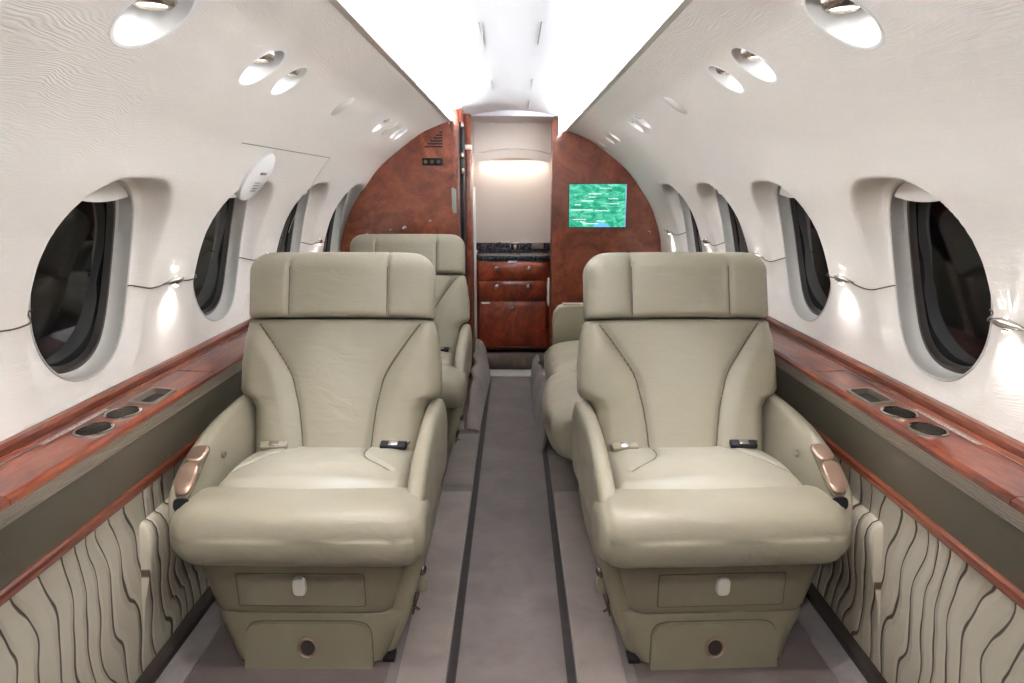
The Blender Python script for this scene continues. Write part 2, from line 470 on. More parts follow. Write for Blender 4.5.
# ------------------------------------------------------------ reading lights in the side panels
def cup_light(sd, y, r, label, spot, big):
    root = empty('reading_light' if not big else 'ceiling_downlight', mat4=wframe(sd, y, SREAD[sd]))
    tag(root, label, 'light', 'recessed lights in the %s side panel' % ('left' if sd < 0 else 'right'))
    # world "down" in local coordinates
    m3 = root.matrix_world.to_3x3().inverted(); dn = m3 @ Vector((0, 0, -1))
    ax = Vector((0, dn.y, dn.z)).normalized()          # recess axis leans towards straight down
    N = 48; cup = MB(); rings = []
    def cr(rad, depth, lean):
        c = Vector((0, 0, 0)) - ax*depth
        return [Vector((rad*math.cos(2*PI*i/N), rad*math.sin(2*PI*i/N)*1.0, 0)) + Vector((0, c.y*lean, c.z)) for i in range(N)]
    rings = [cr(r+.0045, -.0005, 0), cr(r+.002, -.0022, 0), cr(r-.003, -.001, 0), cr(r-.005, .006, .5), cr(r*.9, .016, .7), cr(r*.84, .045, .9), cr(r*.80, .062, .9)]
    cup.loft(rings, caps=False); cup.build('recess_cup', M['white'], root, fix=False)
    bk = MB(); a = cr(r*.81, .060, .9); b = cr(r*.81, .066, .9); bk.loft([a, b]); bk.build('back_plate', M['darkchrome'], root)
    # eyeball lamp hanging in the recess
    c = -ax*.034; c = Vector((0, c.y*.9, c.z))
    q = Vector((0, 0, 1)).rotation_difference(ax).to_matrix().to_4x4()
    xf = Matrix.Translation(c) @ q
    k = r*.52
    MB().lathe([(0, -.014), (k*.8, -.012), (k, 0), (k*.98, .012), (k*.80, .020), (k*.66, .021), (k*.62, .012), (0, .010)], 28, xf).build('eyeball', M['chrome'], root)
    MB().lathe([(0, .012), (k*.58, .013), (k*.56, .016), (0, .017)], 24, xf).build('lamp_face', M['lamp'], root)
    wm = root.matrix_world
    lo = wm @ (c + ax*.024)
    if 1.6 < y < 1.75:
        light('reading_spot', 'SPOT', lo, 30.0, (.76, .84, 1), Vector((sd*.455, 1.60, .44))-lo, spot_size=math.radians(34), spot_blend=1.0, shadow_soft_size=.018)
    elif y < 1.3:   # large downlight and the added fill cup, both aimed at the armchair front
        light('reading_spot', 'SPOT', lo, 22.0, (1, .96, .92), Vector((sd*.42, 1.42, .22))-lo, spot_size=math.radians(70), spot_blend=1.0, shadow_soft_size=.02)
    else:
        light('reading_spot', 'SPOT', lo, spot, (1, .95, .90), (-sd*.22, .06 if big else .10, -1), spot_size=math.radians(62 if big else 56), spot_blend=1.0, shadow_soft_size=.018)
for sd in (-1, 1):
    side = 'left' if sd < 0 else 'right'
    nm = {-1: ['large recessed downlight in left sloping panel at the top of the view',
               'larger reading light of the near pair in left panel',
               'smaller reading light of the near pair in left panel',
               'small reading light next beyond the blank cover in left panel',
               'far left reading light, nearer one of the last pair before the wooden bulkhead',
               'far left reading light closest to the wooden bulkhead', 'added left fill light beside the camera, out of view, nearer than the large downlight'],
          1: ['large recessed downlight in right sloping panel at the top of the view',
              'larger reading light of the near pair in right panel',
              'smaller reading light of the near pair in right panel',
              'reading light just beyond the blank cover in right panel, upper of that pair',
              'reading light just beyond the blank cover in right panel, second of that pair',
              'right reading light, third pair from the camera, nearer one',
              'right reading light, third pair from the camera, farther one',
              'smallest reading light right against the right wooden bulkhead', 'added right fill light beside the camera, out of view, nearer than the large downlight']}[sd]
    for k, (y, r) in enumerate(READ[sd]):
        cup_light(sd, y, r, nm[k], DOWN_W if k == 0 else READ_W, k == 0)
    # blank flush covers
    for y, lab in (((2.17, 'flush oval blank cover in left side panel'), (2.96, 'small flush blank cover between the far left reading lights')) if sd < 0 else ((2.20, 'flush oval blank cover in right side panel'),)):
        root = MB().lathe([(0, -.001), (.040, -.001), (.043, .0002), (.041, .0018), (0, .0025)], 40)
        o = root.build('blank_cover', M['cream_plain']); o.matrix_world = wframe(sd, y, SREAD[sd]); tag(o, lab, 'cover')

# round speaker / oxygen cover above second left window, hatch seam round it
root = empty('round_wall_cover', mat4=wframe(-1, 2.03, s_at_z(1.125), .0))
tag(root, 'round white cover with small slot and perforations above the second left window', 'cover')
MB().lathe([(0, -.03), (.074, -.03), (.080, .001), (.078, .007), (.068, .012), (0, .015)], 48).build('cover_disc', M['white'], root)
MB().box(-.022, .022, .014, .022, .0125, .0155, .001).build('label_slot', M['ridge'], root)
pf = MB()
for i in range(5):
    for j in range(4): pf.lathe([(0, 0), (.0017, 0), (.0017, .0012), (0, .0013)], 8, Matrix.Translation((-.018+i*.008, -.040+j*.009, .0138)))
tag(pf.build('perforations', M['ridge'], root), kind='stuff')
sm = MB()
def wp(sd, y, s, off=.0): 
    p, n, t = wall_pt(s); return Vector((sd*(p.x-n.x*off), y, p.y-n.y*off))
y_h, s_a, s_b = 2.62, s_at_z(1.20), s_at_z(.93)
pts = [wp(-1, 1.78+(y_h-1.78)*k/20, s_a) for k in range(20)] + [wp(-1, y_h+.03*math.sin(k/20*2), s_a+(s_b-s_a)*k/20) for k in range(21)]
sm.tube(pts[:21], .0016, 6)
tag(sm.build('trim_hatch_seam_upper', M['ridge']), kind='structure')
sm = MB().tube(pts[20:], .0010, 6); tag(sm.build('trim_hatch_seam_side', M['frame']), kind='structure')

# ------------------------------------------------------------ wall sconces (small bow-shaped LED lights) with their wires
SZ = .866
def sconce(sd, y, label):
    s = s_at_z(SZ); root = empty('wall_accent_light', mat4=wframe(sd, y, s)); tag(root, label, 'light', 'small wire wall lights between the windows')
    X = 1
    b = MB(); rings = []
    for k in range(17):
        t = -1+2*k/16; a = .048*t; h = .0085*(1-abs(t)**1.6)+.0012; dpt = .011*(1-abs(t)**1.8)+.0012
        rings.append([Vector((a, h*math.cos(q)-.006*(t*t) + .002, .006+dpt*math.sin(q)*.7+dpt*.5)) for q in [2*PI*i/14 for i in range(14)]])
    b.loft(rings); b.build('lamp_body', M['chrome'], root)
    hub = MB().tube([(0, -.002, .004), (0, -.013, .010)], [.010, .006], 12); hub.build('lamp_hub', M['darkchrome'], root)
    MB().box(-.007, .007, -.0145, -.0125, .006, .015, .001).build('lens', M['led'], root)
    MB().box(-.004, .004, .0095, .0110, .008, .014, .0005).build('upper_lens', M['led'], root)
    wr = MB()
    for dr in (-1, 1):
        wy = 1 if root.matrix_world.col[0].y > 0 else -1
        gaps = [abs(yc-dr*wy*(WHY-.002)-y) for yc in WIN if (yc-y)*dr*wy > 0]
        L = min(gaps) if gaps and min(gaps) < .30 else .15
        dp = rdepth(s)*(1 if gaps and min(gaps) < .30 else 0)
        pts = [Vector((dr*(.03+(L-.03)*k/12), -.004-.010*math.sin(PI*k/12)*(1 if dr > 0 else .4)+.003*k/12, .004 - dp*smooth(1-.055/L, 1-.012/L, k/12))) for k in range(13)]
        wr.tube(pts, .0017, 6)
        wr.tube([(dr*.018, .004, .010), (dr*.040, .002, .009), (dr*.055, -.004, .004)], .0013, 6)
    wr.build('wire', M['darkchrome'], root)
    wm = root.matrix_world; R3 = wm.to_3x3()
    light('sconce_down', 'SPOT', wm @ Vector((0, -.022, .036)), SCONCE_W*1.0, (.97, .97, 1), R3 @ Vector((0, -1, -.42)), spot_size=math.radians(110), spot_blend=1.0, shadow_soft_size=.010)
    for a_, e_ in ((-.62, .6), (-.26, 1.0), (.08, 1.0), (.50, .7)):
        lo = light('sconce_ray', 'SPOT', wm @ Vector((a_*.018, .014, .011)), e_*SCONCE_W*1.5, (1, .99, .97), (0, 0, -1), spot_size=math.radians(75), spot_blend=1.0, shadow_soft_size=.001)
        dz = -(Vector((a_, 1, -.42)).normalized()); dx = Vector((1, -a_, 0)).normalized(); dy = dz.cross(dx); dx = dy.cross(dz)
        lm = Matrix.Identity(3)
        for r in range(3): lm[r][0] = dx[r]; lm[r][1] = dy[r]; lm[r][2] = dz[r]
        lo.rotation_euler = (R3 @ lm).to_euler(); lo.scale = (.035, 1, 1)
spots = {-1: [(1.095, 'wire wall light at the left edge of the view'), (1.765, 'wire wall light between first and second left windows'),
              (2.435, 'wire wall light between second and third left windows'), (3.105, 'wire wall light between third and fourth left windows')],
         1: [(1.18, 'wire wall light at the right edge of the view'), (1.80, 'wire wall light between first and second right windows'),
             (2.45, 'wire wall light between second and third right windows'), (3.105, 'wire wall light between third and fourth right windows'), (3.86, 'wire wall light beside right wooden bulkhead')]}
for sd in spots:
    for y, lab in spots[sd]: sconce(sd, y, lab)

# ------------------------------------------------------------ ceiling, floor, end wall
cl = MB()
def cz(x): return 1.532 - .52*x*x
cl.grid(lambda a, b: ((-.47+.94*a), Y0+(4.22-Y0)*b, cz(-.47+.94*a)), 32, 1)
tag(cl.build('ceiling', M['ceiling'], fix=False, angle=60), kind='structure')
for sd in (-1, 1):  # closes the cove behind the side panels
    q = MB(); q.grid(lambda a, b: (sd*(.47+.03*a), Y0+(4.3-Y0)*b, cz(.47)-.045*a), 1, 1)
    tag(q.build('trim_cove_back_'+('left' if sd < 0 else 'right'), M['ceiling'], fix=False), kind='structure')
def slot(x, y, L, dark):
    o = MB().box(x-.0016, x+.0016, y, y+L, cz(x)-.003, cz(x)+.002).build('ceiling_panel_latch', M['ridge'] if dark else M['frame'])
    return o
def at_ceiling(px, py):
    # ray through a photo pixel to the ceiling plane near the centre
    c, s_ = math.cos(PITCH), math.sin(PITCH); u_, v_ = (px-514)/FPX, (341.5-py)/FPX
    d = Vector((u_, c+v_*s_, v_*c-s_)); k = (1.53-CAMZ)/d.z
    return CAMX+d.x*k, d.y*k
for (pa, pb, dk, lab) in [((479, 21), (483, 43), 0, 'faint panel slot, nearest on the left half of the ceiling'), ((541, 21), (538, 43), 1, 'dark panel slot, nearest on the right half of the ceiling'),
                     ((491, 80), (493, 88), 0, 'faint panel slot, farther one on the left half of the ceiling'), ((532, 79), (531, 88), 0, 'faint panel slot, middle one on the right half of the ceiling'), ((529, 100), (528, 107), 1, 'tiny dark panel slot, farthest on the right half of the ceiling')]:
    xa, ya = at_ceiling(*pa); xb, yb = at_ceiling(*pb)
    tag(slot((xa+xb)/2, min(ya, yb), abs(yb-ya), dk), lab, 'latch')

fl = MB().box(-.95, .95, Y0, Y1, -.03, 0); tag(fl.build('floor', M['carpet'], smooth=False), kind='structure')
for sd in (-1, 1):
    side = 'left' if sd < 0 else 'right'
    MBX = lambda a, b: (min(sd*a, sd*b), max(sd*a, sd*b))
    x0, x1 = MBX(.285, .76)
    tag(MB().box(x0, x1, Y0, 3.55, 0.0, .004).build('floor_under_seats_'+side, M['carpet_dark'], smooth=False), kind='structure')
    x0, x1 = MBX(.735, .80)
    tag(MB().box(x0, x1, Y0, 3.55, 0.0, .010, .004).build('trim_carpet_edge_'+side, M['carpet_grey']), kind='structure')
    x0, x1 = MBX(.800, .838)
    tag(MB().box(x0, x1, Y0, 3.58, 0.0, .024, .006).build('baseboard_'+side, M['gasket']), kind='structure')
    # raised carpet covers over the seat tracks
    rng = random.Random(3)
    for (ya, yb, lab) in ((.60, 2.40, 'long taupe carpet strip over the seat track %s of the aisle, beside the front seat' % side),
                          (2.46, 3.02, 'farther taupe carpet strip over the seat track %s of the aisle' % side)):
        if sd > 0 and ya > 2: continue
        mb = MB(); rings = []
        for k in range(25):
            y = ya+(yb-ya)*k/24
            e = smooth(0, .05, min(y-ya, yb-y)+.01)
            pr = [(.150, .001), (.152, .006), (.160, .010), (.205, .0105), (.249, .012), (.258, .008), (.260, .001)]
            rings.append([Vector((sd*x, y, z*e+.0005)) for x, z in pr])
        mb.loft(rings)
        tag(mb.build('carpet_strip', M['carpet_side']), lab, 'carpet')

bw = MB().box(-.95, .95, Y0-.04, Y0, 0, 1.6); tag(bw.build('wall_back', M['cream_plain'], smooth=False), kind='structure')

# ------------------------------------------------------------ ledge and lower side panels
def wallmesh(name, sd, prof, m, y0, y1, parent=None, ny=1, flip=False):
    pr = [(sd*x, z) for x, z in prof]; L = [0]
    for a, b in zip(prof, prof[1:]): L.append(L[-1]+math.hypot(a[0]-b[0], a[1]-b[1]))
    mb = MB(); uvs = []
    for k, (x, z) in enumerate(pr):
        for i in range(ny+1):
            y = y0+(y1-y0)*i/ny; mb.v.append((x, y, z)); uvs.append((y, .5-L[k] if flip else L[k]))
    for k in range(len(pr)-1):
        for i in range(ny): mb.f.append((k*(ny+1)+i, k*(ny+1)+i+1, (k+1)*(ny+1)+i+1, (k+1)*(ny+1)+i))
    return mb.build(name, m, parent, fix=False, uvfn=lambda k, co, U=uvs: U[k], angle=35)
HZ = .640
for sd in (-1, 1):
    side = 'left' if sd < 0 else 'right'
    ye = YL-.005 if sd < 0 else YR-.005
    root = empty('side_ledge', (sd*.80, 0, 0)); tag(root, 'long polished mahogany ledge with cup holders under the %s windows' % side, 'ledge')
    ox = sd*.80
    def P(name, prof, m, bev=.0, y0=Y0, y1=ye, rt=root):
        mb = MB().prism([(sd*x-ox, z) for x, z in prof], 'y', y0, y1, 0); return mb.build(name, m, rt, angle=25)
    # wooden top with a raised rail against the wall
    CUPS = [(1.235, .757), (1.345, .757)]
    P('back_rail', [(.890, .575), (.890, .658), (.884, .662), (.874, .661), (.868, .655), (.867, .575)], M['strip_wood'])
    # top board in pieces around the recesses
    y_r0, y_r1 = 1.185, 1.60
    top = [(.8665, .600), (.8665, HZ+.004), (.858, HZ+.006), (.852, HZ), (.762, HZ-.004), (.755, HZ-.009), (.755, HZ-.018), (.766, HZ-.018), (.766, .600)]
    P('ledge_top', top, M['ledge_wood'], y0=Y0, y1=.98)
    # the board with openings: strips left and right of the openings, bars between
    def bd(a, b, ya, yb):
        za = HZ-.004+(a-.716)/.13*.004
        return [(b, .640), (b, HZ), (a, HZ-.003), (a, .640)]
    P('ledge_top', [(.8665, .600), (.8665, HZ+.004), (.858, HZ+.006), (.852, HZ), (.836, HZ-.002), (.836, .600)], M['ledge_wood'], y0=.982, y1=1.72)
    P('ledge_top', [(.764, .600), (.764, HZ-.0036), (.762, HZ-.004), (.755, HZ-.009), (.755, HZ-.018), (.764, HZ-.018)], M['ledge_wood'], y0=.982, y1=1.72)
    mid = MB()
    # inner plate with three holes, built as a grid with cut-outs
    hx0, hx1 = .764, .836; ny = 148; nx = 18
    cy0, cy1 = .982, 1.72
    holes = [('c', 1.275, .800, .031), ('c', 1.378, .800, .031), ('q', 1.50, .800, .0)]
    def inside(y, x):
        for k, hy, hx, r in holes:
            if k == 'c' and math.hypot((y-hy)/1.15, x-hx) < r: return True
            if k == 'q' and abs(y-hy-(x-hx)*.25) < .052 and abs(x-hx) < .028: return True
        return False
    for j in range(nx+1):
        for i in range(ny+1):
            x = hx0+(hx1-hx0)*j/nx; y = cy0+(cy1-cy0)*i/ny
            for k, hy, hx, r in holes:
                if k == 'c':
                    d = math.hypot((y-hy)/1.15, x-hx)
                    if abs(d-r) < .0024: y = hy+(y-hy)*r/d; x = hx+(x-hx)*r/d
            mid.v.append((sd*x-ox, y, HZ-.0035+(x-.764)/.072*.0015))
    for j in range(nx):
        for i in range(ny):
            q = (j*(ny+1)+i, j*(ny+1)+i+1, (j+1)*(ny+1)+i+1, (j+1)*(ny+1)+i)
            cx = sum(mid.v[k][0] for k in q)/4; cyy = sum(mid.v[k][1] for k in q)/4
            if inside(cyy, abs(cx+ox)): continue
            mid.f.append(q if sd < 0 else q[::-1])
    mid.build('recess_plate', M['ledge_wood'], root, fix=False)
    P('ledge_top', top, M['ledge_wood'], y0=1.722, y1=ye)
    # strip standing in for the glossy highlight line along the top
    P('highlight_line', [(.8515, HZ+.0002), (.8515, HZ+.0016), (.8485, HZ+.0016), (.8485, HZ+.0002)], M['ridge'])
    for k, hy, hx, r in holes:
        if k == 'c':
            h = MB(); N = 40
            def rg(rad, z): return [Vector((sd*hx-ox+rad*math.cos(2*PI*i/N), hy+rad*1.15*math.sin(2*PI*i/N), z)) for i in range(N)]
            h.loft([rg(r+.004, HZ-.004), rg(r+.0035, HZ+.001), rg(r+.001, HZ+.002), rg(r-.002, HZ+.0005), rg(r-.003, HZ-.02), rg(r-.004, HZ-.05), rg(r-.012, HZ-.054), rg(.001, HZ-.054)], caps=False)
            h.build('cup_holder', M['chrome'], root)
        else:
            fr = MB()
            def sq(a, b, z): return [Vector((sd*(hx+x)-ox, hy+y+x*.25, z)) for y, x in superring(a, b, 9, 48)]
            fr.loft([sq(.060, .034, HZ-.004), sq(.059, .033, HZ+.001), sq(.055, .030, HZ+.0022), sq(.050, .026, HZ+.001), sq(.049, .025, HZ-.012)], caps=False)
            b_ = fr.build('storage_bezel', M['ridge'], root)
            MB().loft([sq(.050, .026, HZ-.012), sq(.050, .026, HZ-.016)]).build('storage_well', M['black'], root)
    pl = MB(); pl.add([(sd*.838-ox, 1.19, HZ+.0005), (sd*.838-ox, 1.40, HZ+.0005), (sd*.8475-ox, 1.40, HZ+.0009), (sd*.8475-ox, 1.19, HZ+.0009)], [(0, 1, 2, 3) if sd < 0 else (3, 2, 1, 0)])
    U = [(0, 0), (1, 0), (1, 1), (0, 1)]
    pl.build('placard', M['placard'], root, fix=False, smooth=False, uvfn=lambda k, co: U[k])
    # ridged moulding on the inner edge
    rp = []
    z = HZ-.018
    prof = [(.770, z)]
    for k in range(5):
        prof += [(.7565+.0012*k, z-.0004-.0062*k), (.7555+.0012*k, z-.0031-.0062*k), (.7575+.0012*k, z-.0056-.0062*k)]
    prof += [(.770, z-.0315)]
    P('ridged_moulding', prof, M['ridge'])
    # olive panel, wood strip, quilted panel
    tag(wallmesh('wall_lower_olive_'+side, sd, [(.765, .595), (.768, .57), (.786, .480)][::(1 if sd > 0 else -1)], M['olive'], Y0, ye), kind='structure')
    st = MB().prism([(sd*x, z) for x, z in [(.795, .488), (.780, .488), (.776, .484), (.776, .477), (.780, .474), (.777, .469), (.780, .465), (.800, .465)]], 'y', Y0, ye)
    tag(st.build('trim_wood_strip_'+side, M['strip_wood']), kind='structure')
    q = [(.788, .468), (.795, .44), (.803, .36), (.812, .24), (.822, .12), (.833, .01)]
    tag(wallmesh('wall_lower_quilted_'+side, sd, q[::(1 if sd > 0 else -1)], M['quilt'], Y0, ye, flip=sd > 0), kind='structure')
    pp = [(.83, .385), (.800, .385), (.788, .378), (.781, .362), (.779, .34), (.790, .27), (.808, .20), (.822, .12), (.835, .08)]
    pb = MB().prism([(sd*x, z) for x, z in pp], 'y', 1.388, 2.30, .010, 3)
    tag(pb.build('trim_padded_panel_'+side, M['quilt'], uvfn=lambda k, co, sd=sd: (co.y, co.z+(.03 if sd > 0 else .0)), angle=60), kind='structure')
    # closes the end of the ceiling cove at the bulkhead
    x0, x1 = sorted((sd*(.315 if sd < 0 else .262), sd*.50)); yb = YL if sd < 0 else YR
    tag(MB().box(x0, x1, yb+.002, yb+.012, 1.36, 1.50).build('trim_cove_end_'+side, M['ceiling'], smooth=False), kind='structure')

# ------------------------------------------------------------ seats
SEAT_PARTS = {}
def make_seat(loc, m, label, group):
    """reclined leather seat facing the camera; m=+1: window arm on local -x, m=-1: mirrored"""
    root = empty('aircraft_armchair', loc); tag(root, label, 'armchair', group)
    L = M['leather']
    # ---- backrest
    RC = math.radians(16); y0b, z0b = .41, .398
    def B(x, n, t): return Vector((x, y0b + t*math.sin(RC) - n*math.cos(RC), z0b + t*math.cos(RC) + n*math.sin(RC)))
    wtab = [(-.02, .215), (.0, .219), (.125, .221), (.150, .232), (.164, .256), (.178, .2625), (.24, .262), (.30, .256), (.350, .247), (.362, .245)]
    seamR = catmull([(.214, .354), (.168, .29), (.124, .22), (.108, .165), (.097, .11), (.085, .0)], 8)
    seamL = [Vector((-p.x, p.y)) for p in seamR]
    N = 150; rings = []
    ts = [-.02, -.018, -.012, 0] + [.362*k/60 for k in range(1, 59)] + [.352, .357, .360, .362]
    T0, T1 = -.02, .362
    for t in ts:
        w_ = slerp(wtab, t)
        e = min((t-T0)/.02, (T1-t)/.014, 1); e = max(e, 0); k_ = math.sqrt(1-(1-e)**2)
        dep = .055*(.55+.45*k_); ww = w_-(1-k_)*.014
        rg = []
        for (a, b) in superring(ww, dep, 5.0, N):
            n_ = -b
            if n_ > 0:
                cx = max(-1, min(1, a/ww))
                # wings stand proud, centre panel dished
                ax_ = abs(a)
                sx = lerp([(p.y, p.x) for p in reversed(seamR)], t) if t > 0 else .1
                side = smooth(sx-.004, sx+.05, ax_)
                bul = .013*side*(1-smooth(ww-.035, ww, ax_))
                n_ += bul - .010*(1-(min(1, ax_/max(sx, .01)))**2)*0 + .010*(1-min(1, ax_/sx)**2)*(1-side)
                d = min(segdist((a, t), seamR), segdist((a, t), seamL))
                n_ -= .009*math.exp(-(d/.0065)**2)
                # lumbar fold
            rg.append(B(a, n_, t))
        rings.append(rg)
    MB().loft(rings).build('backrest', L, root, angle=70)
    # headrest: three panels on one cushion
    T0, T1 = .364, .540; rings = []
    ts = [T0+(T1-T0)*(1-math.cos(PI*k/44))/2 for k in range(45)]
    ch = .055; hx_ = .127
    for t in ts:
        e1 = min(1, (t-T0)/.016); e2 = min(1, (T1-t)/ch)
        k1 = math.sqrt(max(0, 1-(1-e1)**2)); k2 = math.sqrt(max(0, 1-(1-e2)**2))
        ww = .243-.006*(1-k1)-.060*(1-k2); dep = .056*(.86+.14*k1)*(.35+.65*math.sqrt(max(0, 1-(1-min(1, (T1-t)/.05))**2)))
        rg = []
        for (a, b) in superring(ww, dep, 4.5, N):
            n_ = -b
            if n_ > 0:
                n_ += .010*(1-(a/ww)**2)*k1*k2
                d = min(abs(a-hx_), abs(a+hx_)); n_ -= .008*math.exp(-(d/.0045)**2)*k1
                cpos = (abs(a) < hx_)
                n_ += (.006*(1-(a/hx_)**2) if cpos else .006*max(0, 1-((abs(a)-.187)/.06)**2))*k1*k2
            elif abs(b) > 0 and e2 < 1:
                pass
            rg.append(B(a, n_+.010, t))
        rings.append(rg)
    hr = MB().loft(rings).build('headrest', L, root, angle=70)
    sm = MB()
    for s in (seamL, seamR):
        pts = []
        for p in s[1:]:
            t = p.y; ww = slerp(wtab, t); 
            pts.append(B(p.x, .055*(1-abs(p.x/ww)**5)**.2 - .0062, max(t, .004)))
        MB().tube(pts, .0018, 6).build('piping', M['seam'], root)
    for sx in (-hx_, hx_):
        pts = []
        for k in range(16):
            t = T0+.006+(T1-T0-.05)*k/15
            pts.append(B(sx, .058+.010*(1-(sx/.243)**2)+.010-.0066, t))
        MB().tube(pts, .0014, 6).build('piping', M['seam'], root)
    # rear shell of the backrest
    sh = MB(); rings = []
    for k in range(13):
        t = -.02+.50*k/12; ww = slerp(wtab, min(t, .36))-.025; ww *= 1 if k < 12 else .9
        rings.append([B(a, -.050-.020+b, t) for a, b in superring(ww, .022, 4, 40)])
    sh.loft(rings); sh.build('seat_back_shell', M['shell'], root)
    # ---- seat cushion
    ax0, ax1 = -.222*1, .222
    lobe = catmull([(m*.115, .44), (m*.085, .40), (m*.080, .33), (m*.105, .26), (m*.17, .20)], 8)
    diag = catmull([(-m*.075, .44), (-m*.10, .38), (-m*.15, .27), (-m*.21, .17)], 8)
    NX, NY_ = 100, 84
    def ctop(x, y):
        z = slerp([(.085, .418), (.15, .443), (.22, .446), (.44, .420)], y)
        z += .016*(1-(x/.222)**2)
        ex = (.222-abs(x)); z -= .03*(1-min(1, ex/.03))**2
        z += .008*math.exp(-((x-m*.15)/.045)**2-((y-.34)/.09)**2) + .006*math.exp(-((x+m*.15)/.05)**2-((y-.36)/.09)**2)
        d = segdist((x, y), lobe); z -= .009*math.exp(-(d/.006)**2)
        d = segdist((x, y), diag); z -= .007*math.exp(-(d/.006)**2)
        return z
    cu = MB(); rings = []
    top = lambda u, v: Vector((-.222+.444*u, .09+.37*v, ctop(-.222+.444*u, .09+.37*v)))
    cu.grid(top, NX, NY_)
    k0 = len(cu.v)
    # skirt
    edge = [(i/NX, 0) for i in range(NX+1)] + [(1, j/NY_) for j in range(1, NY_+1)] + [(i/NX, 1) for i in range(NX-1, -1, -1)] + [(0, j/NY_) for j in range(NY_-1, 0, -1)]
    A = [top(u, v) for u, v in edge]; Bq = [Vector((p.x, p.y, .36)) for p in A]
    cu.loft([A, Bq], caps=False); cu.add(Bq, [tuple(range(len(Bq)))])
    bmo = cu.build('seat_cushion', L, root, angle=70)
    sm = MB()
    for s in (lobe, diag): MB().tube([Vector((p.x, p.y, ctop(p.x, p.y)+.0022)) for p in s], .0014, 6).build('piping', M['seam'], root)
    # ---- front roll (leg rest)
    rings = []; N = 56; NXR = 60
    for k in range(NXR+1):
        t = -1+2*k/NXR; t = math.sin(t*PI/2) if abs(t) > .0 else t
        x = .272*t; e = (1-abs(t))*.272
        kk = math.sqrt(max(0, 1-(1-min(1, e/.065))**2))
        sc_ = .45+.55*kk
        rg = []
        for (a, b) in superring(.088*(.50+.50*kk), .0790*(.42+.58*kk), 2.7, N):
            y, z = .082+a, .364+b
            if b < 0 and a < 0: z += .010*(-a/.09); 
            d = abs(e-.020); g_ = .004*math.exp(-(d/.004)**2)
            cy, cz_ = y-.082, z-.364; q = 1-g_/.09
            wob = 1+.012*math.sin(x*23+b*14)*math.sin(b*30+1)
            rg.append(Vector((x, .082+cy*q*wob, .364+cz_*q)))
        rings.append(rg)
    MB().loft(rings).build('leg_rest_roll', L, root, angle=70)
    # ---- fascia and base
    def rect_ring(x0, x1, y0, y1, z, n=7, N=64):
        cx, cy = (x0+x1)/2, (y0+y1)/2
        return [Vector((cx+a, cy+b, z)) for a, b in superring((x1-x0)/2, (y1-y0)/2, n, N)]
    fa = MB().loft([rect_ring(-.248, .248, .098, .48, .325, 12), rect_ring(-.245, .245, .098, .48, .29, 12), rect_ring(-.206, .206, .108, .47, .142, 12), rect_ring(-.201, .201, .112, .465, .134, 12), rect_ring(-.19, .19, .13, .45, .130, 12)])
    fa.v = [(p[0]*1.02-m*.026, p[1], p[2]) for p in fa.v]; fa.build('front_fascia', M['shell'], root, angle=50)
    ba = MB().loft([rect_ring(-.200, .200, .125, .46, .136, 12), rect_ring(-.218, .218, .114, .48, .130, 12), rect_ring(-.220, .220, .112, .48, .12, 12), rect_ring(-.176, .176, .100, .46, .012, 12), rect_ring(-.170, .170, .106, .455, .006, 12)])
    ba.v = [(p[0]-m*.016, p[1], p[2]) for p in ba.v]; ba.build('pedestal', M['shell'], root, angle=50)
    # fascia front plane: y as function of z
    fy = lambda z: .098+(.29-z)/.148*.010
    def on_f(x, z, out): return Vector((x, fy(z)-out, z))
    dx = m*0
    def plate(x0, x1, z0, z1, r, th, yfun, n=8):
        cx, cz_ = (x0+x1)/2-m*.026, (z0+z1)/2; out = []
        for o_, g_ in ((-.004, 0), (th*.5, 0), (th, -.0015)):
            out.append([Vector((cx+a, yfun(cz_+b)-o_, cz_+b)) for a, b in superring((x1-x0)/2+g_, (z1-z0)/2+g_, n, 160)])
        return MB().loft(out)
    plate(-.147, .147, .153, .240, .004, .0012, fy, 30).build('drawer_outline', M['seam'], root)
    dr = plate(-.1445, .1445, .1555, .2375, .004, .0032, fy, 40).build('drawer', M['shell_in'], root)
    hd = MB(); rr = [[Vector((a-m*.026, fy(.212+b)-.003-o_, .212+b + (-.004 if b < 0 else 0))) for a, b in superring(.0155*g_, .021*g_, 3.2, 36)] for o_, g_ in ((0, 1), (.008, 1), (.011, .85))]
    hd.loft(rr).build('drawer_latch', M['cream_plain'], dr)
    by = lambda z: .112-(.12-z)/.108*.012
    def archplate(hw, z0, z1, th, g_):
        cx = 0; pts = []
        hw2, zt = hw+g_, z1+g_
        pts = [(-hw2, z0), (-hw2+.002, zt-.045)] + [(-hw2+.030-.028*math.cos(q), zt-.040+.038*math.sin(q)) for q in [PI/2*k/6 for k in range(1, 6)]]
        pts += [(-hw2+.045, zt)]
        pts = pts + [(-x, z) for x, z in reversed(pts)]
        return MB().loft([[Vector((x-m*.016, by(min(z, .121))-o_, z)) for x, z in pts] for o_ in (-.004, th)])
    archplate(.148, .0, .112, .0015, .0022).build('door_outline', M['seam'], root)
    dd = archplate(.148, .0, .112, .012, 0).build('base_door', M['shell_in'], root, angle=30)
    xf = Matrix.Translation((-m*.016, by(.056)-.0125, .056)) @ Matrix.Rotation(PI/2, 4, 'X')
    MB().lathe([(0, 0), (.023, 0), (.023, .003), (.0205, .0045), (.0185, .001), (.0, .0005)], 32, xf @ Matrix.Scale(1.15, 4, (0, 1, 0))).build('lock_ring', M['bronze'], dd)
    xf2 = Matrix.Translation((-m*.016, by(.056)-.0128, .056)) @ Matrix.Rotation(PI/2, 4, 'X')
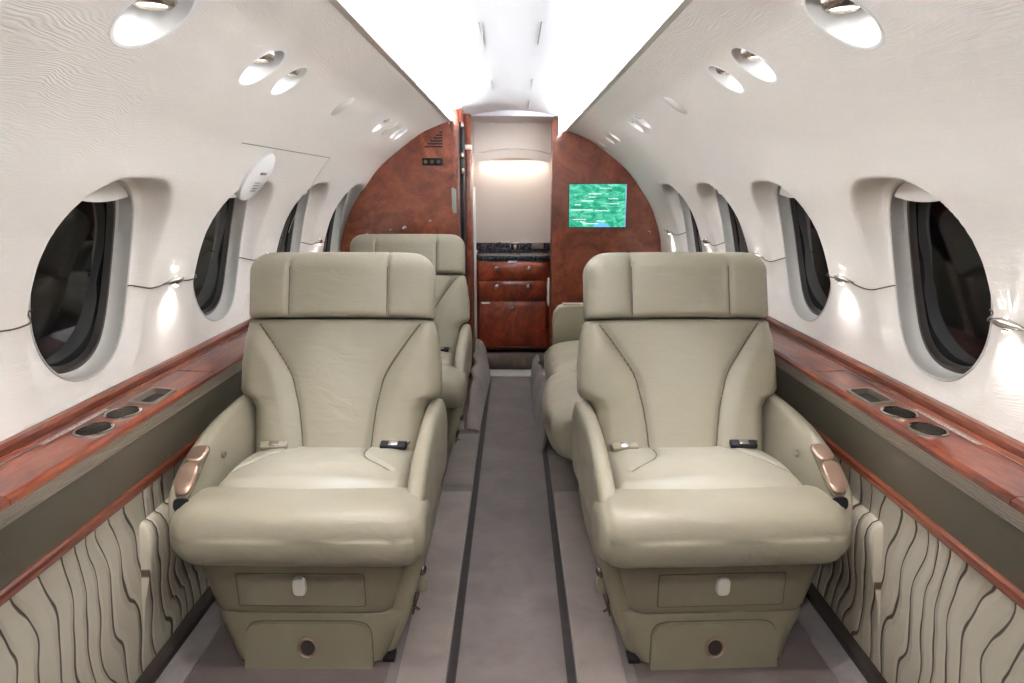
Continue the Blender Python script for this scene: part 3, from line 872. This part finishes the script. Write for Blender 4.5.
    MB().lathe([(0, .0), (.017, .0), (.016, .002), (.006, .001), (0, .001)], 28, xf2 @ Matrix.Scale(1.15, 4, (0, 1, 0))).build('lock_well', M['gasket'], dd)
    # ---- armrests
    def arm(st, s, n=4.0, N=40):
        rings = []
        for (y, xo, xi, zt, zb, lean) in st:
            cx, hx2 = (xo+xi)/2, abs(xo-xi)/2; cz_, hz = (zt+zb)/2, (zt-zb)/2
            rings.append([Vector((s*(cx+a - lean*(b/hz if hz else 0)*(-1)), y, cz_+b)) for a, b in superring(hx2, hz, n, N)])
        return MB().loft(rings)
    def stations(tab, n):
        ks = [t[0] for t in tab]; out = []
        for i in range(n+1):
            y = ks[0]+(ks[-1]-ks[0])*i/n
            out.append(tuple([y]+[slerp([(t[0], t[j]) for t in tab], y) if False else lerp([(t[0], t[j]) for t in tab], y) for j in range(1, 6)]))
        return out
    # window arm (outer at -m)
    zs = catmull([(.045, .395), (.060, .440), (.095, .478), (.15, .510), (.25, .540), (.36, .555), (.46, .560), (.52, .545), (.545, .50)], 5)
    st = []
    for p in zs:
        y = p.x; f = (y-.04)/.5
        xo = .284-.026*f; e = smooth(.035, .075, y); xi = .218+.012*(1-f)+.0*e
        e2 = smooth(.55, .50, y)
        st.append((y, xo-.012*(1-e), xi+.014*(1-e), p.y, .30-.0*f+.06*(1-e), .0+.010))
    a1 = arm(st, -m).build('window_armrest', M['leather'], root, angle=60)
    # bronze controls set in the front of the window arm
    def onarm(y):
        for p, q in zip(zs, zs[1:]):
            if p.x <= y <= q.x:
                f = (y-p.x)/(q.x-p.x); return p.y+(q.y-p.y)*f, (q.y-p.y)/(q.x-p.x)
        return zs[-1].y, 0
    def pad(ya, yb, hw, lift, name, mt, par, n=3.2):
        rings = []; NN = 32; 
        # follow the curved top, as a rounded strip
        rows = 14; mb = MB()
        for lvl, gr in ((0, 1), (lift, 1), (lift+.003, .86)):
            rg = []
            for a, b in superring(1, 1, n, NN):
                y = (ya+yb)/2+a*gr*(yb-ya)/2; z, sl = onarm(y)
                x = -m*(.2535-.04*(y-.05)+b*gr*hw)
                nx_ = Vector((0, -sl, 1)).normalized()
                rg.append(Vector((x, y, z))+nx_*(lvl+.0) - Vector((0, 0, .002 if lvl == 0 else 0)))
            rings.append(rg)
        return mb.loft(rings).build(name, mt, par)
    pad(.058, .172, .0235, .001, 'control_bezel', M['seam'], a1)
    pad(.064, .118, .020, .009, 'control_cover', M['bronze'], a1)
    pad(.122, .166, .020, .006, 'control_cover', M['bronze'], a1)
    pad(.050, .060, .018, .002, 'control_lip', M['black'], a1)
    xf = Matrix.Translation((-m*.2185, .20, .485)) @ Matrix.Rotation(m*PI/2, 4, 'Y')
    MB().lathe([(0, -.002), (.009, -.002), (.009, .003), (.007, .005), (.004, .003), (0, .003)], 20, xf).build('jack_ring', M['ridge'], a1)
    # aisle arm
    zs2 = catmull([(.075, .40), (.085, .43), (.12, .465), (.18, .495), (.26, .520), (.34, .535), (.42, .540), (.49, .535), (.52, .50)], 5)
    st = []
    for p in zs2:
        y = p.x; f = (y-.075)/.45; e = smooth(.065, .11, y)
        st.append((y, .262+.006*f-.006*(1-e), .218+.004*(1-e), p.y, .30+.02*(1-e), .004))
    arm(st, m).build('aisle_armrest', M['leather'], root, angle=60)
    # side shells reaching down to the floor
    for s in (-1, 1):
        sk = MB(); rings = []
        for z, xo, ya, yb in ((.34, .256, .14, .50), (.28, .254, .135, .50), (.20, .240, .13, .49), (.12, .218, .13, .48), (.02, .180, .13, .47)):
            rings.append([Vector((s*(xo-.03+a), (ya+yb)/2+b, z)) for a, b in superring(.03, (yb-ya)/2, 8, 48)])
        sk.loft(rings).build('side_shell', M['shell'], root, angle=50)
    # knob and lever on the aisle side
    xf = Matrix.Translation((m*.243, .158, .215)) @ Matrix.Rotation(PI/2, 4, 'X') @ Matrix.Rotation(0, 4, 'Y')
    MB().lathe([(0, -.01), (.010, -.01), (.010, .004), (.008, .009), (0, .010)], 20, xf).build('side_knob', M['darkchrome'], root)
    MB().box(min(m*.229, m*.252), max(m*.229, m*.252), .148, .17, .165, .198, .004).build('lever_block', M['shell_in'], root)
    lv = MB(); lv.tube([(m*.232, .150, .165), (m*.228, .140, .145), (m*.222, .136, .115)], [.007, .005, .002], 8)
    lv.tube([(m*.222, .140, .135), (m*.238, .132, .130)], .003, 8)
    lv.build('side_lever', M['darkchrome'], root)
    # feet into the floor track
    for s in (-1, 1):
        MB().box(s*.165-.014, s*.165+.014, .112, .15, .004, .016, .002).build('track_foot', M['black'], root)
    # belt halves lying at the root of the backrest
    def belt(x, y, z, rz, mt, nm):
        xf = Matrix.Translation((x, y, z)) @ Matrix.Rotation(rz, 4, 'Z') @ Matrix.Rotation(.35, 4, 'X')
        b = MB().box(-.034, .034, -.012, .012, -.007, .007, .004, 3, xf).build(nm, mt, root)
        MB().box(-.012, .012, -.009, .009, .007, .009, .001, 2, xf).build('buckle_tab', M['chrome'], b)
        MB().box(-.034 if x > 0 else -.040, .040 if x > 0 else .034, .010, .06, -.004, -.001, .001, 1, xf).build('belt_webbing', M['seam'] if x > 0 else M['shell'], root)
    belt(-.155, .352, .450, .10, M['shell_in'], 'belt_tongue'); belt(.150, .350, .453, -.08, M['black'], 'belt_buckle')
    return root
seatL = make_seat((-.455, 1.335, 0), 1, 'pale cream leather armchair in the foreground on the left, beside the left ledge', 'cream leather chairs in the cabin')
seatR = make_seat((.458, 1.335, 0), -1, 'pale cream leather armchair in the foreground on the right, beside the right ledge', 'cream leather chairs in the cabin')
def copy_tree(o, parent=None):
    c = o.copy(); C.objects.link(c); c.parent = parent
    for ch in o.children: copy_tree(ch, c)
    return c
seatL.rotation_euler = (0, 0, math.radians(-.7)); seatR.rotation_euler = (0, 0, math.radians(2.6))
seatB = copy_tree(seatL); seatB.location = (-.446, 2.47, 0); seatB.rotation_euler = (0, 0, 0); seatB.scale = (1, 1, .975)
seatB['label'] = 'cream leather armchair farther back on the left, partly hidden behind the foreground left seat'

# ------------------------------------------------------------ divan on the right, behind the front seat
dv = empty('divan', (.42, 2.6, 0)); tag(dv, 'cream leather side divan beyond the right foreground seat', 'sofa')
def soft(x0, x1, y0, y1, z0, z1, n=4.5, bulge=.0, N=56, R=26, ex=.06):
    """soft cushion: rings stacked along y"""
    rings = []
    for k in range(R+1):
        t = .5-.5*math.cos(PI*k/R); y = y0+(y1-y0)*t; e = min(y-y0, y1-y)
        q = math.sqrt(max(0, 1-(1-min(1, e/ex))**2)); w_ = (x1-x0)/2*(1-.10*(1-q)); h = (z1-z0)/2*(1-.22*(1-q))
        rings.append([Vector(((x0+x1)/2+a-bulge*math.sin(PI*t)*(1 if a < 0 else 0), y, (z0+z1)/2+b)) for a, b in superring(w_, h, n, N)])
    return MB().loft(rings)
def loc(mb, ox, oy):
    mb.v = [(p[0]-ox, p[1]-oy, p[2]) for p in mb.v]; return mb
loc(soft(.125, .68, 2.04, 2.585, .24, .435, 3.4, .02), .42, 2.6).build('seat_cushion', M['leather'], dv, angle=70)
loc(soft(.138, .70, 2.59, 3.06, .24, .440, 3.4, .0), .42, 2.6).build('seat_cushion', M['leather'], dv, angle=70)
loc(soft(.60, .72, 2.06, 2.585, .40, .80, 3.6), .42, 2.6).build('back_cushion', M['leather'], dv, angle=70)
loc(soft(.60, .72, 2.59, 3.06, .40, .80, 3.6), .42, 2.6).build('back_cushion', M['leather'], dv, angle=70)
loc(MB().box(.264, .70, 2.08, 3.10, .006, .27, .02), .42, 2.6).build('divan_base', M['shell'], dv)
en = MB(); pts = [(.185, .25), (.182, .50), (.188, .545), (.21, .572), (.245, .580), (.70, .580), (.70, .25)]
en.prism([(x-.42, z) for x, z in pts], 'y', 3.09-2.6, 3.17-2.6, .010, 3); ea = en.build('end_arm', M['shell_in'], dv)
MB().box(.225-.42, .68-.42, 3.105-2.6, 3.155-2.6, .5795, .584, .002).build('arm_cap', M['ridge'], ea)

# carpet flaps rising at the far end of the aisle
def flap(pts0, pts1, ya, yb, label):
    mb = MB(); rings = []; n = 22
    for k in range(n+1):
        f = k/n; y = ya+(yb-ya)*f; pr = []
        for (a, b) in zip(pts0, pts1):
            x = a[0]+(b[0]-a[0])*f; z = a[1]+(b[1]-a[1])*f
            x += (.007*math.sin(f*23+z*26)+.005*math.sin(f*47-z*40+1))*min(1, z/.12)
            pr.append(Vector((x, y, z)))
        s = -1 if pr[0].x < 0 else 1
        bk = [Vector((p.x+s*.010, p.y, max(p.z-.004, .0008))) for p in reversed(pr)]
        rings.append(pr+bk)
    mb.loft(rings); return tag(mb.build('carpet_flap', M['carpet_side']), label, 'carpet')
flap([(.120, .002), (.130, .05), (.135, .10), (.145, .16), (.160, .225)], [(.100, .002), (.100, .06), (.100, .12), (.105, .17), (.125, .20)], 2.80, 3.75, 'taupe carpet turned up along the foot of the right divan')
flap([(-.155, .002), (-.160, .010), (-.17, .014), (-.19, .016), (-.205, .018)], [(-.13, .002), (-.150, .10), (-.165, .18), (-.18, .22), (-.205, .235)], 3.05, 4.0, 'taupe carpet turned up against the left bulkhead post at the aisle end')

# ------------------------------------------------------------ bulkheads
def outer_pts(n=26, s0=0.0):
    return [wall_pt(s0+(STOT-s0)*k/n)[0] for k in range(n+1)]
def bulkhead(sd, y, xin, name):
    op = outer_pts(); poly = [(sd*.87, 0), (sd*.884, .6)]
    poly += [(sd*(p.x+.004), p.y+.002) for p in op[1:]]
    # rounded inner top corner, then down the opening
    poly += [(sd*(xin+.032), 1.405), (sd*(xin+.020), 1.375), (sd*(xin+.010), 1.33), (sd*(xin+.004), 1.27), (sd*xin, 1.18), (sd*xin, 0)]
    mb = MB().prism(poly, 'y', y, y+.035)
    return tag(mb.build(name, M['wood'], angle=30), kind='structure')
XL, XR = .285, .232
bulkhead(-1, YL, XL, 'wall_front_left'); bulkhead(1, YR, XR, 'wall_front_right')
# jamb faces, trim wood, reaching up to the ceiling
tag(MB().prism([(-XL-.004, 0), (-XL-.004, 1.25), (-XL-.03, 1.40), (-XL-.015, 1.475), (-XL+.012, 1.478), (-XL+.012, 0)], 'y', YL+.02, YL+.12, .003).build('trim_jamb_left', M['strip_wood']), kind='structure')
tag(MB().prism([(XR-.006, 0), (XR-.006, 1.485), (XR+.045, 1.475), (XR+.030, 1.37), (XR+.006, 1.25), (XR+.004, 0)], 'y', YR+.02, YR+.12, .003).build('trim_jamb_right', M['strip_wood']), kind='structure')
# sliding door pocket on the left: dark slot with rollers, second post
dp = empty('sliding_door', (-.27, 3.80, 0)); tag(dp, 'dark edge of sliding galley door parked behind the left bulkhead', 'door')
MB().box(-.010, .012, -.06, .10, .02, 1.42, .002).build('door_leaf', M['black'], dp)
for z in (1.16, 1.24, 1.39): MB().box(-.006, .020, -.075, -.058, z, z+.035, .006).build('door_roller', M['darkchrome'], dp)
tag(MB().box(-.262, -.232, 3.98, 4.34, 0, 1.49, .004).build('trim_post_left', M['wood']), kind='structure')
tag(MB().box(-.234, -.226, 4.20, 4.34, .10, 1.10, .002).build('trim_door_edge_left', M['white']), kind='structure')
tag(MB().box(-.30, -.225, 3.95, 3.99, 1.300, 1.325, .003).build('trim_track_left', M['cream_plain']), kind='structure')
# outer side closures beyond
for sd in (-1, 1):
    x0, x1 = sorted((sd*.262, sd*.30))
    tag(MB().box(x0, x1, 3.75 if sd < 0 else 4.24, 4.9, 0, 1.5).build('wall_galley_'+('left' if sd < 0 else 'right'), M['galley_wood'], smooth=False), kind='structure')

# things on the left bulkhead
vt = empty('air_vent', (-.36, YL, 1.28)); tag(vt, 'triangular louvred air vent cut in the left wooden bulkhead', 'vent')
def bpx(px, py, y):   # photo pixel to a point on a bulkhead plane
    c, s_ = math.cos(PITCH), math.sin(PITCH); d = Vector(((px-514)/FPX, c+(341.5-py)/FPX*s_, (341.5-py)/FPX*c-s_)); k = y/d.y
    return CAMX+d.x*k, CAMZ+d.z*k
for k in range(6):
    yy = 132+k*2.9; xr, z = bpx(442.5, yy, YL); xl, _ = bpx(439-k*2.9, yy, YL)
    MB().box(xl+.36, xr+.36, -.0025, .001, z-.0048-1.28, z+.0025-1.28, .001).build('louvre', M['black'], vt)
xa, za = bpx(422, 158, YL); xb, zb = bpx(443, 165.5, YL)
sg = empty('cabin_sign', ((xa+xb)/2, YL, (za+zb)/2)); tag(sg, 'small dark cabin sign plate below the air vent', 'sign')
MB().box(-(xb-xa)/2, (xb-xa)/2, -.006, 0, (zb-za)/2, (za-zb)/2, .003).build('sign_plate', M['black'], sg)
for k in range(3):
    xf = Matrix.Translation((-.034+k*.032, -.0062, 0)) @ Matrix.Rotation(PI/2, 4, 'X')
    MB().lathe([(.006, 0), (.0095, 0), (.0095, .0012), (.006, .0012), (.006, 0)], 16, xf).build('sign_symbol', M['ridge'], sg)
xa, za = bpx(451.8, 187, YL); xb, zb = bpx(456.5, 213, YL)
m_ = mat('frosted_green_plate', (.30, .34, .30), .3)
tag(MB().prism([(xa, zb+.02), (xa-.002, za-.01), (xa+.004, za), (xb, za-.012), (xb, zb), (xa+.006, zb)], 'y', YL-.006, YL, .001).build('switch_plate', m_), 'narrow grey green plate at the edge of the left bulkhead', 'plate')
for px, py, lab in ((367, 235, 'leftmost'), (390.5, 230, 'second from left'), (404.5, 228, 'third from left'), (430, 221, 'rightmost')):  # chrome knobs set at four small bright marks on the wood
    x, z = bpx(px, py, YL); r = empty('chrome_knob', (x, YL, z)); tag(r, 'chrome knob on left bulkhead above far armchair, %s of four' % lab, 'hook', 'chrome knobs on the left bulkhead')
    k = 1.0 if px in (367, 404.5) else .6
    xf = Matrix.Rotation(PI/2, 4, 'X')
    MB().lathe([(0, 0), (.011*k, 0), (.011*k, .003), (.005*k, .005), (.004*k, .014), (.009*k, .019), (.008*k, .025), (0, .027)], 18, xf).build('knob', M['chrome'], r)

# screen on the right bulkhead
xa, za = bpx(569.5, 184, YR-.012); xb, zb = bpx(625.5, 227, YR-.012)
scn = empty('map_screen', ((xa+xb)/2, YR, (za+zb)/2)); tag(scn, 'lit screen with green moving map on the right wooden bulkhead', 'screen')
hw, hh = (xb-xa)/2, (za-zb)/2
MB().box(-hw-.004, hw+.004, -.012, 0, -hh-.004, hh+.004, .003).build('screen_bezel', M['black'], scn)
pm = MB().add([(-hw, -.0125, -hh), (hw-.006, -.0125, -hh), (hw-.006, -.0125, hh), (-hw, -.0125, hh)], [(0, 1, 2, 3)])
U2 = [(0, 0), (1, 0), (1, 1), (0, 1)]
pnl = pm.build('map_panel', M['map'], scn, fix=False, smooth=False, uvfn=lambda k, co: U2[k])
MB().box(hw-.006, hw, -.0130, -.011, -hh, hh).build('screen_edge', M['mapedge'], scn)
tx = MB(); rng = random.Random(11)
for (fx, fy_, wd) in ((.64, .90, .20), (.45, .77, .22), (.40, .70, .10), (.32, .61, .20), (.76, .66, .16), (.74, .545, .25), (.15, .52, .10), (.22, .40, .36), (.58, .385, .24), (.18, .175, .22), (.56, .14, .14), (.37, .08, .26), (.24, .12, .08)):
    x = -hw+fx*2*hw-wd*hw; xe = x+wd*2*hw; z = -hh+fy_*2*hh
    while x < xe:
        wl = rng.uniform(.003, .006); hgt = rng.choice((.0026, .0026, .004))
        tx.box(x, x+wl, -.0142, -.0132, z-.0026, z+hgt); x += wl+.0016
tx.build('map_lettering', M['maptext'], pnl, smooth=False)
tag(MB().lathe([(0, 0), (.008, 0), (.008, .004), (.004, .006), (0, .012)], 16, Matrix.Translation((bpx(649, 232, YR)[0], YR, bpx(649, 232, YR)[1])) @ Matrix.Rotation(PI/2, 4, 'X')).build('bulkhead_glint', M['chrome']), 'tiny chrome bead standing in for a light reflection low on the right bulkhead near the wall', 'knob')  # chrome bead added where the wood only shows a light reflection
x, z = bpx(549, 325, YR-.05)
tag(MB().prism([(.213, .39), (.207, .42), (.209, .47), (.206, .51), (.210, .555), (.221, .56), (.222, .42), (.221, .388)], 'y', YR+.03, YR+.07, .003).build('grab_handle', M['white']), 'narrow pale handle strip on the right side of the galley doorway', 'handle')

# ------------------------------------------------------------ galley
YG = 4.36
ga = empty('galley_cabinet', (0, YG, 0)); tag(ga, 'glossy mahogany galley cabinet with drawers under the dark counter', 'cabinet')
X0, X1 = -.234, .238
MB().box(X0, X1, .012, .40, .085, .652, .003).build('cabinet_carcass', M['galley_wood'], ga)
def gz(py): return bpx(514, py, YG)[1]
def gx(px): return bpx(px, 300, YG)[0]
rows = [('drawer', 262, 280, (497, 528.5), 268.5), ('drawer', 281, 300.5, (497, 528.5), 286.5)]
def knob(x, z, par, nm='knob', r=.015):
    xf = Matrix.Translation((x, -.008, z)) @ Matrix.Rotation(PI/2, 4, 'X')
    k = MB().lathe([(0, 0), (r, 0), (r, .003), (r*.8, .005), (r*.8, .013), (r*.5, .018), (0, .019)], 24, xf).build(nm, M['chrome'], par)
for nm, ya, yb, ks, ky in rows:
    za, zb = gz(ya), gz(yb)
    d = MB().box(X0+.022, X1-.030, -.008, .013, zb, za, .003).build('drawer', M['galley_wood'], ga)
    for kx in ks: knob(gx(kx), gz(ky), d)
za, zb = gz(301.5), gz(346)
d = MB().box(X0+.022, X1-.030, -.008, .013, zb, za, .003).build('door', M['galley_wood'], ga); knob(gx(512.5), gz(308), d, 'door_knob')
MB().box(gx(481.5), gx(490), -.010, -.007, gz(303.5), gz(301.8), .0005).build('label_plate', M['white'], d)
MB().box(gx(508), gx(517), -.010, -.007, gz(262.5), gz(260.5), .0005).build('label_plate', M['white'], ga)
MB().box(X0+.03, X1-.03, -.004, .012, gz(347.5), gz(346.3), .0005).build('toe_strip', M['ridge'], ga)
ct = MB().box(X0, X1, -.012, .42, .655, .685, .004).build('galley_counter', M['granite']); ct.location = (0, YG, 0); tag(ct, 'dark speckled stone counter on top of the galley cabinet', 'counter')
bs = MB().box(-.262, .262, .385, .41, .686, .735, .002).build('galley_backsplash', M['granite']); bs.location = (0, YG, 0); tag(bs, 'low dark stone upstand behind the galley counter', 'backsplash')
fc = empty('galley_tap', (.012, YG+.30, .685)); tag(fc, 'square chrome tap in the middle of the galley counter', 'tap')
MB().box(-.012, .012, -.012, .012, 0, .05, .003).build('tap_base', M['chrome'], fc)
MB().box(-.038, .038, -.05, .014, .05, .064, .004).build('tap_spout', M['chrome'], fc)
for s in (-1, 1): MB().box(s*.030-.005, s*.030+.005, -.045, -.035, .0, .05, .002).build('tap_leg', M['darkchrome'], fc)
t2 = MB().tube([(0, 0, 0), (0, 0, .03), (.02, -.01, .055), (.06, -.03, .062)], .004, 8).build('water_spigot', M['chrome']); t2.location = (-.14, YG+.30, .685); tag(t2, 'thin curved spigot left of the square tap on the counter', 'tap')
ot = MB().box(-.040, .040, -.004, 0, -.018, .018, .003).build('outlet_plate', M['ridge']); ot.location = (.165, YG+.384, .712); tag(ot, 'small outlet plate on the dark upstand at the right', 'outlet')
# back panel, arched header with hidden light
tag(MB().box(-.30, .30, YG+.412, YG+.45, .0, 1.6).build('wall_galley_back', M['cream_plain'], smooth=False), kind='structure')
hz = lambda x: 1.285 - .55*x*x
hd = MB(); nX = 24
hd.loft([[Vector((x, y, z)) for y, z in ((YG+.30, hz(x)), (YG+.30, hz(x)+.055), (YG+.40, hz(x)+.055), (YG+.40, hz(x)+.03), (YG+.315, hz(x)))] for x in [-.262+.524*k/nX for k in range(nX+1)]])
tag(hd.build('trim_galley_header', M['cream_plain']), kind='structure')
up = MB(); up.loft([[Vector((x, y, z)) for y, z in ((YG+.29, hz(x)+.058), (YG+.29, 1.56), (YG+.41, 1.56), (YG+.41, hz(x)+.058))] for x in [-.262+.524*k/nX for k in range(nX+1)]])
tag(up.build('wall_galley_upper', M['cream_plain']), kind='structure')
tag(MB().box(-.30, .30, 4.22, 4.9, 1.50, 1.53).build('ceiling_galley', M['ceiling'], smooth=False), kind='structure')
light('galley_header_light', 'AREA', (0, YG+.36, 1.268), .85, (1, .90, .76), (0, .25, -1), shape='RECTANGLE', size=.42, size_y=.04)
light('galley_fill_light', 'SPOT', (0, 4.12, 1.47), 7.0, (1, .93, .87), (0, .75, -1), spot_size=math.radians(130), spot_blend=.8, shadow_soft_size=.03)  # added lamp without a fixture, brightens the upper galley panel
# threshold and mat
tag(MB().box(-.24, .24, 4.02, 4.17, 0, .006, .002).build('trim_threshold', M['frame']), kind='structure')
mt = MB(); rings = []
for k in range(31):
    x = -.20+.40*k/30; j = random.Random(k); r = .044+.006*j.random()
    rings.append([Vector((x, 4.27+1.3*r*math.cos(q)*(1+.08*j.random()), .040+.9*r*math.sin(q)*(1+.1*j.random()))) for q in [2*PI*i/20 for i in range(20)]])
mt.v = [(p[0], p[1]-.05, p[2]*1.15) for p in [q for r in rings for q in r]][:0]; mt.loft([[Vector((p.x, p.y-.05, p.z*1.15)) for p in r] for r in rings]); tag(mt.build('rolled_mat', M['fluff']), 'dark fluffy rolled mat on the floor under the galley cabinet', 'mat')
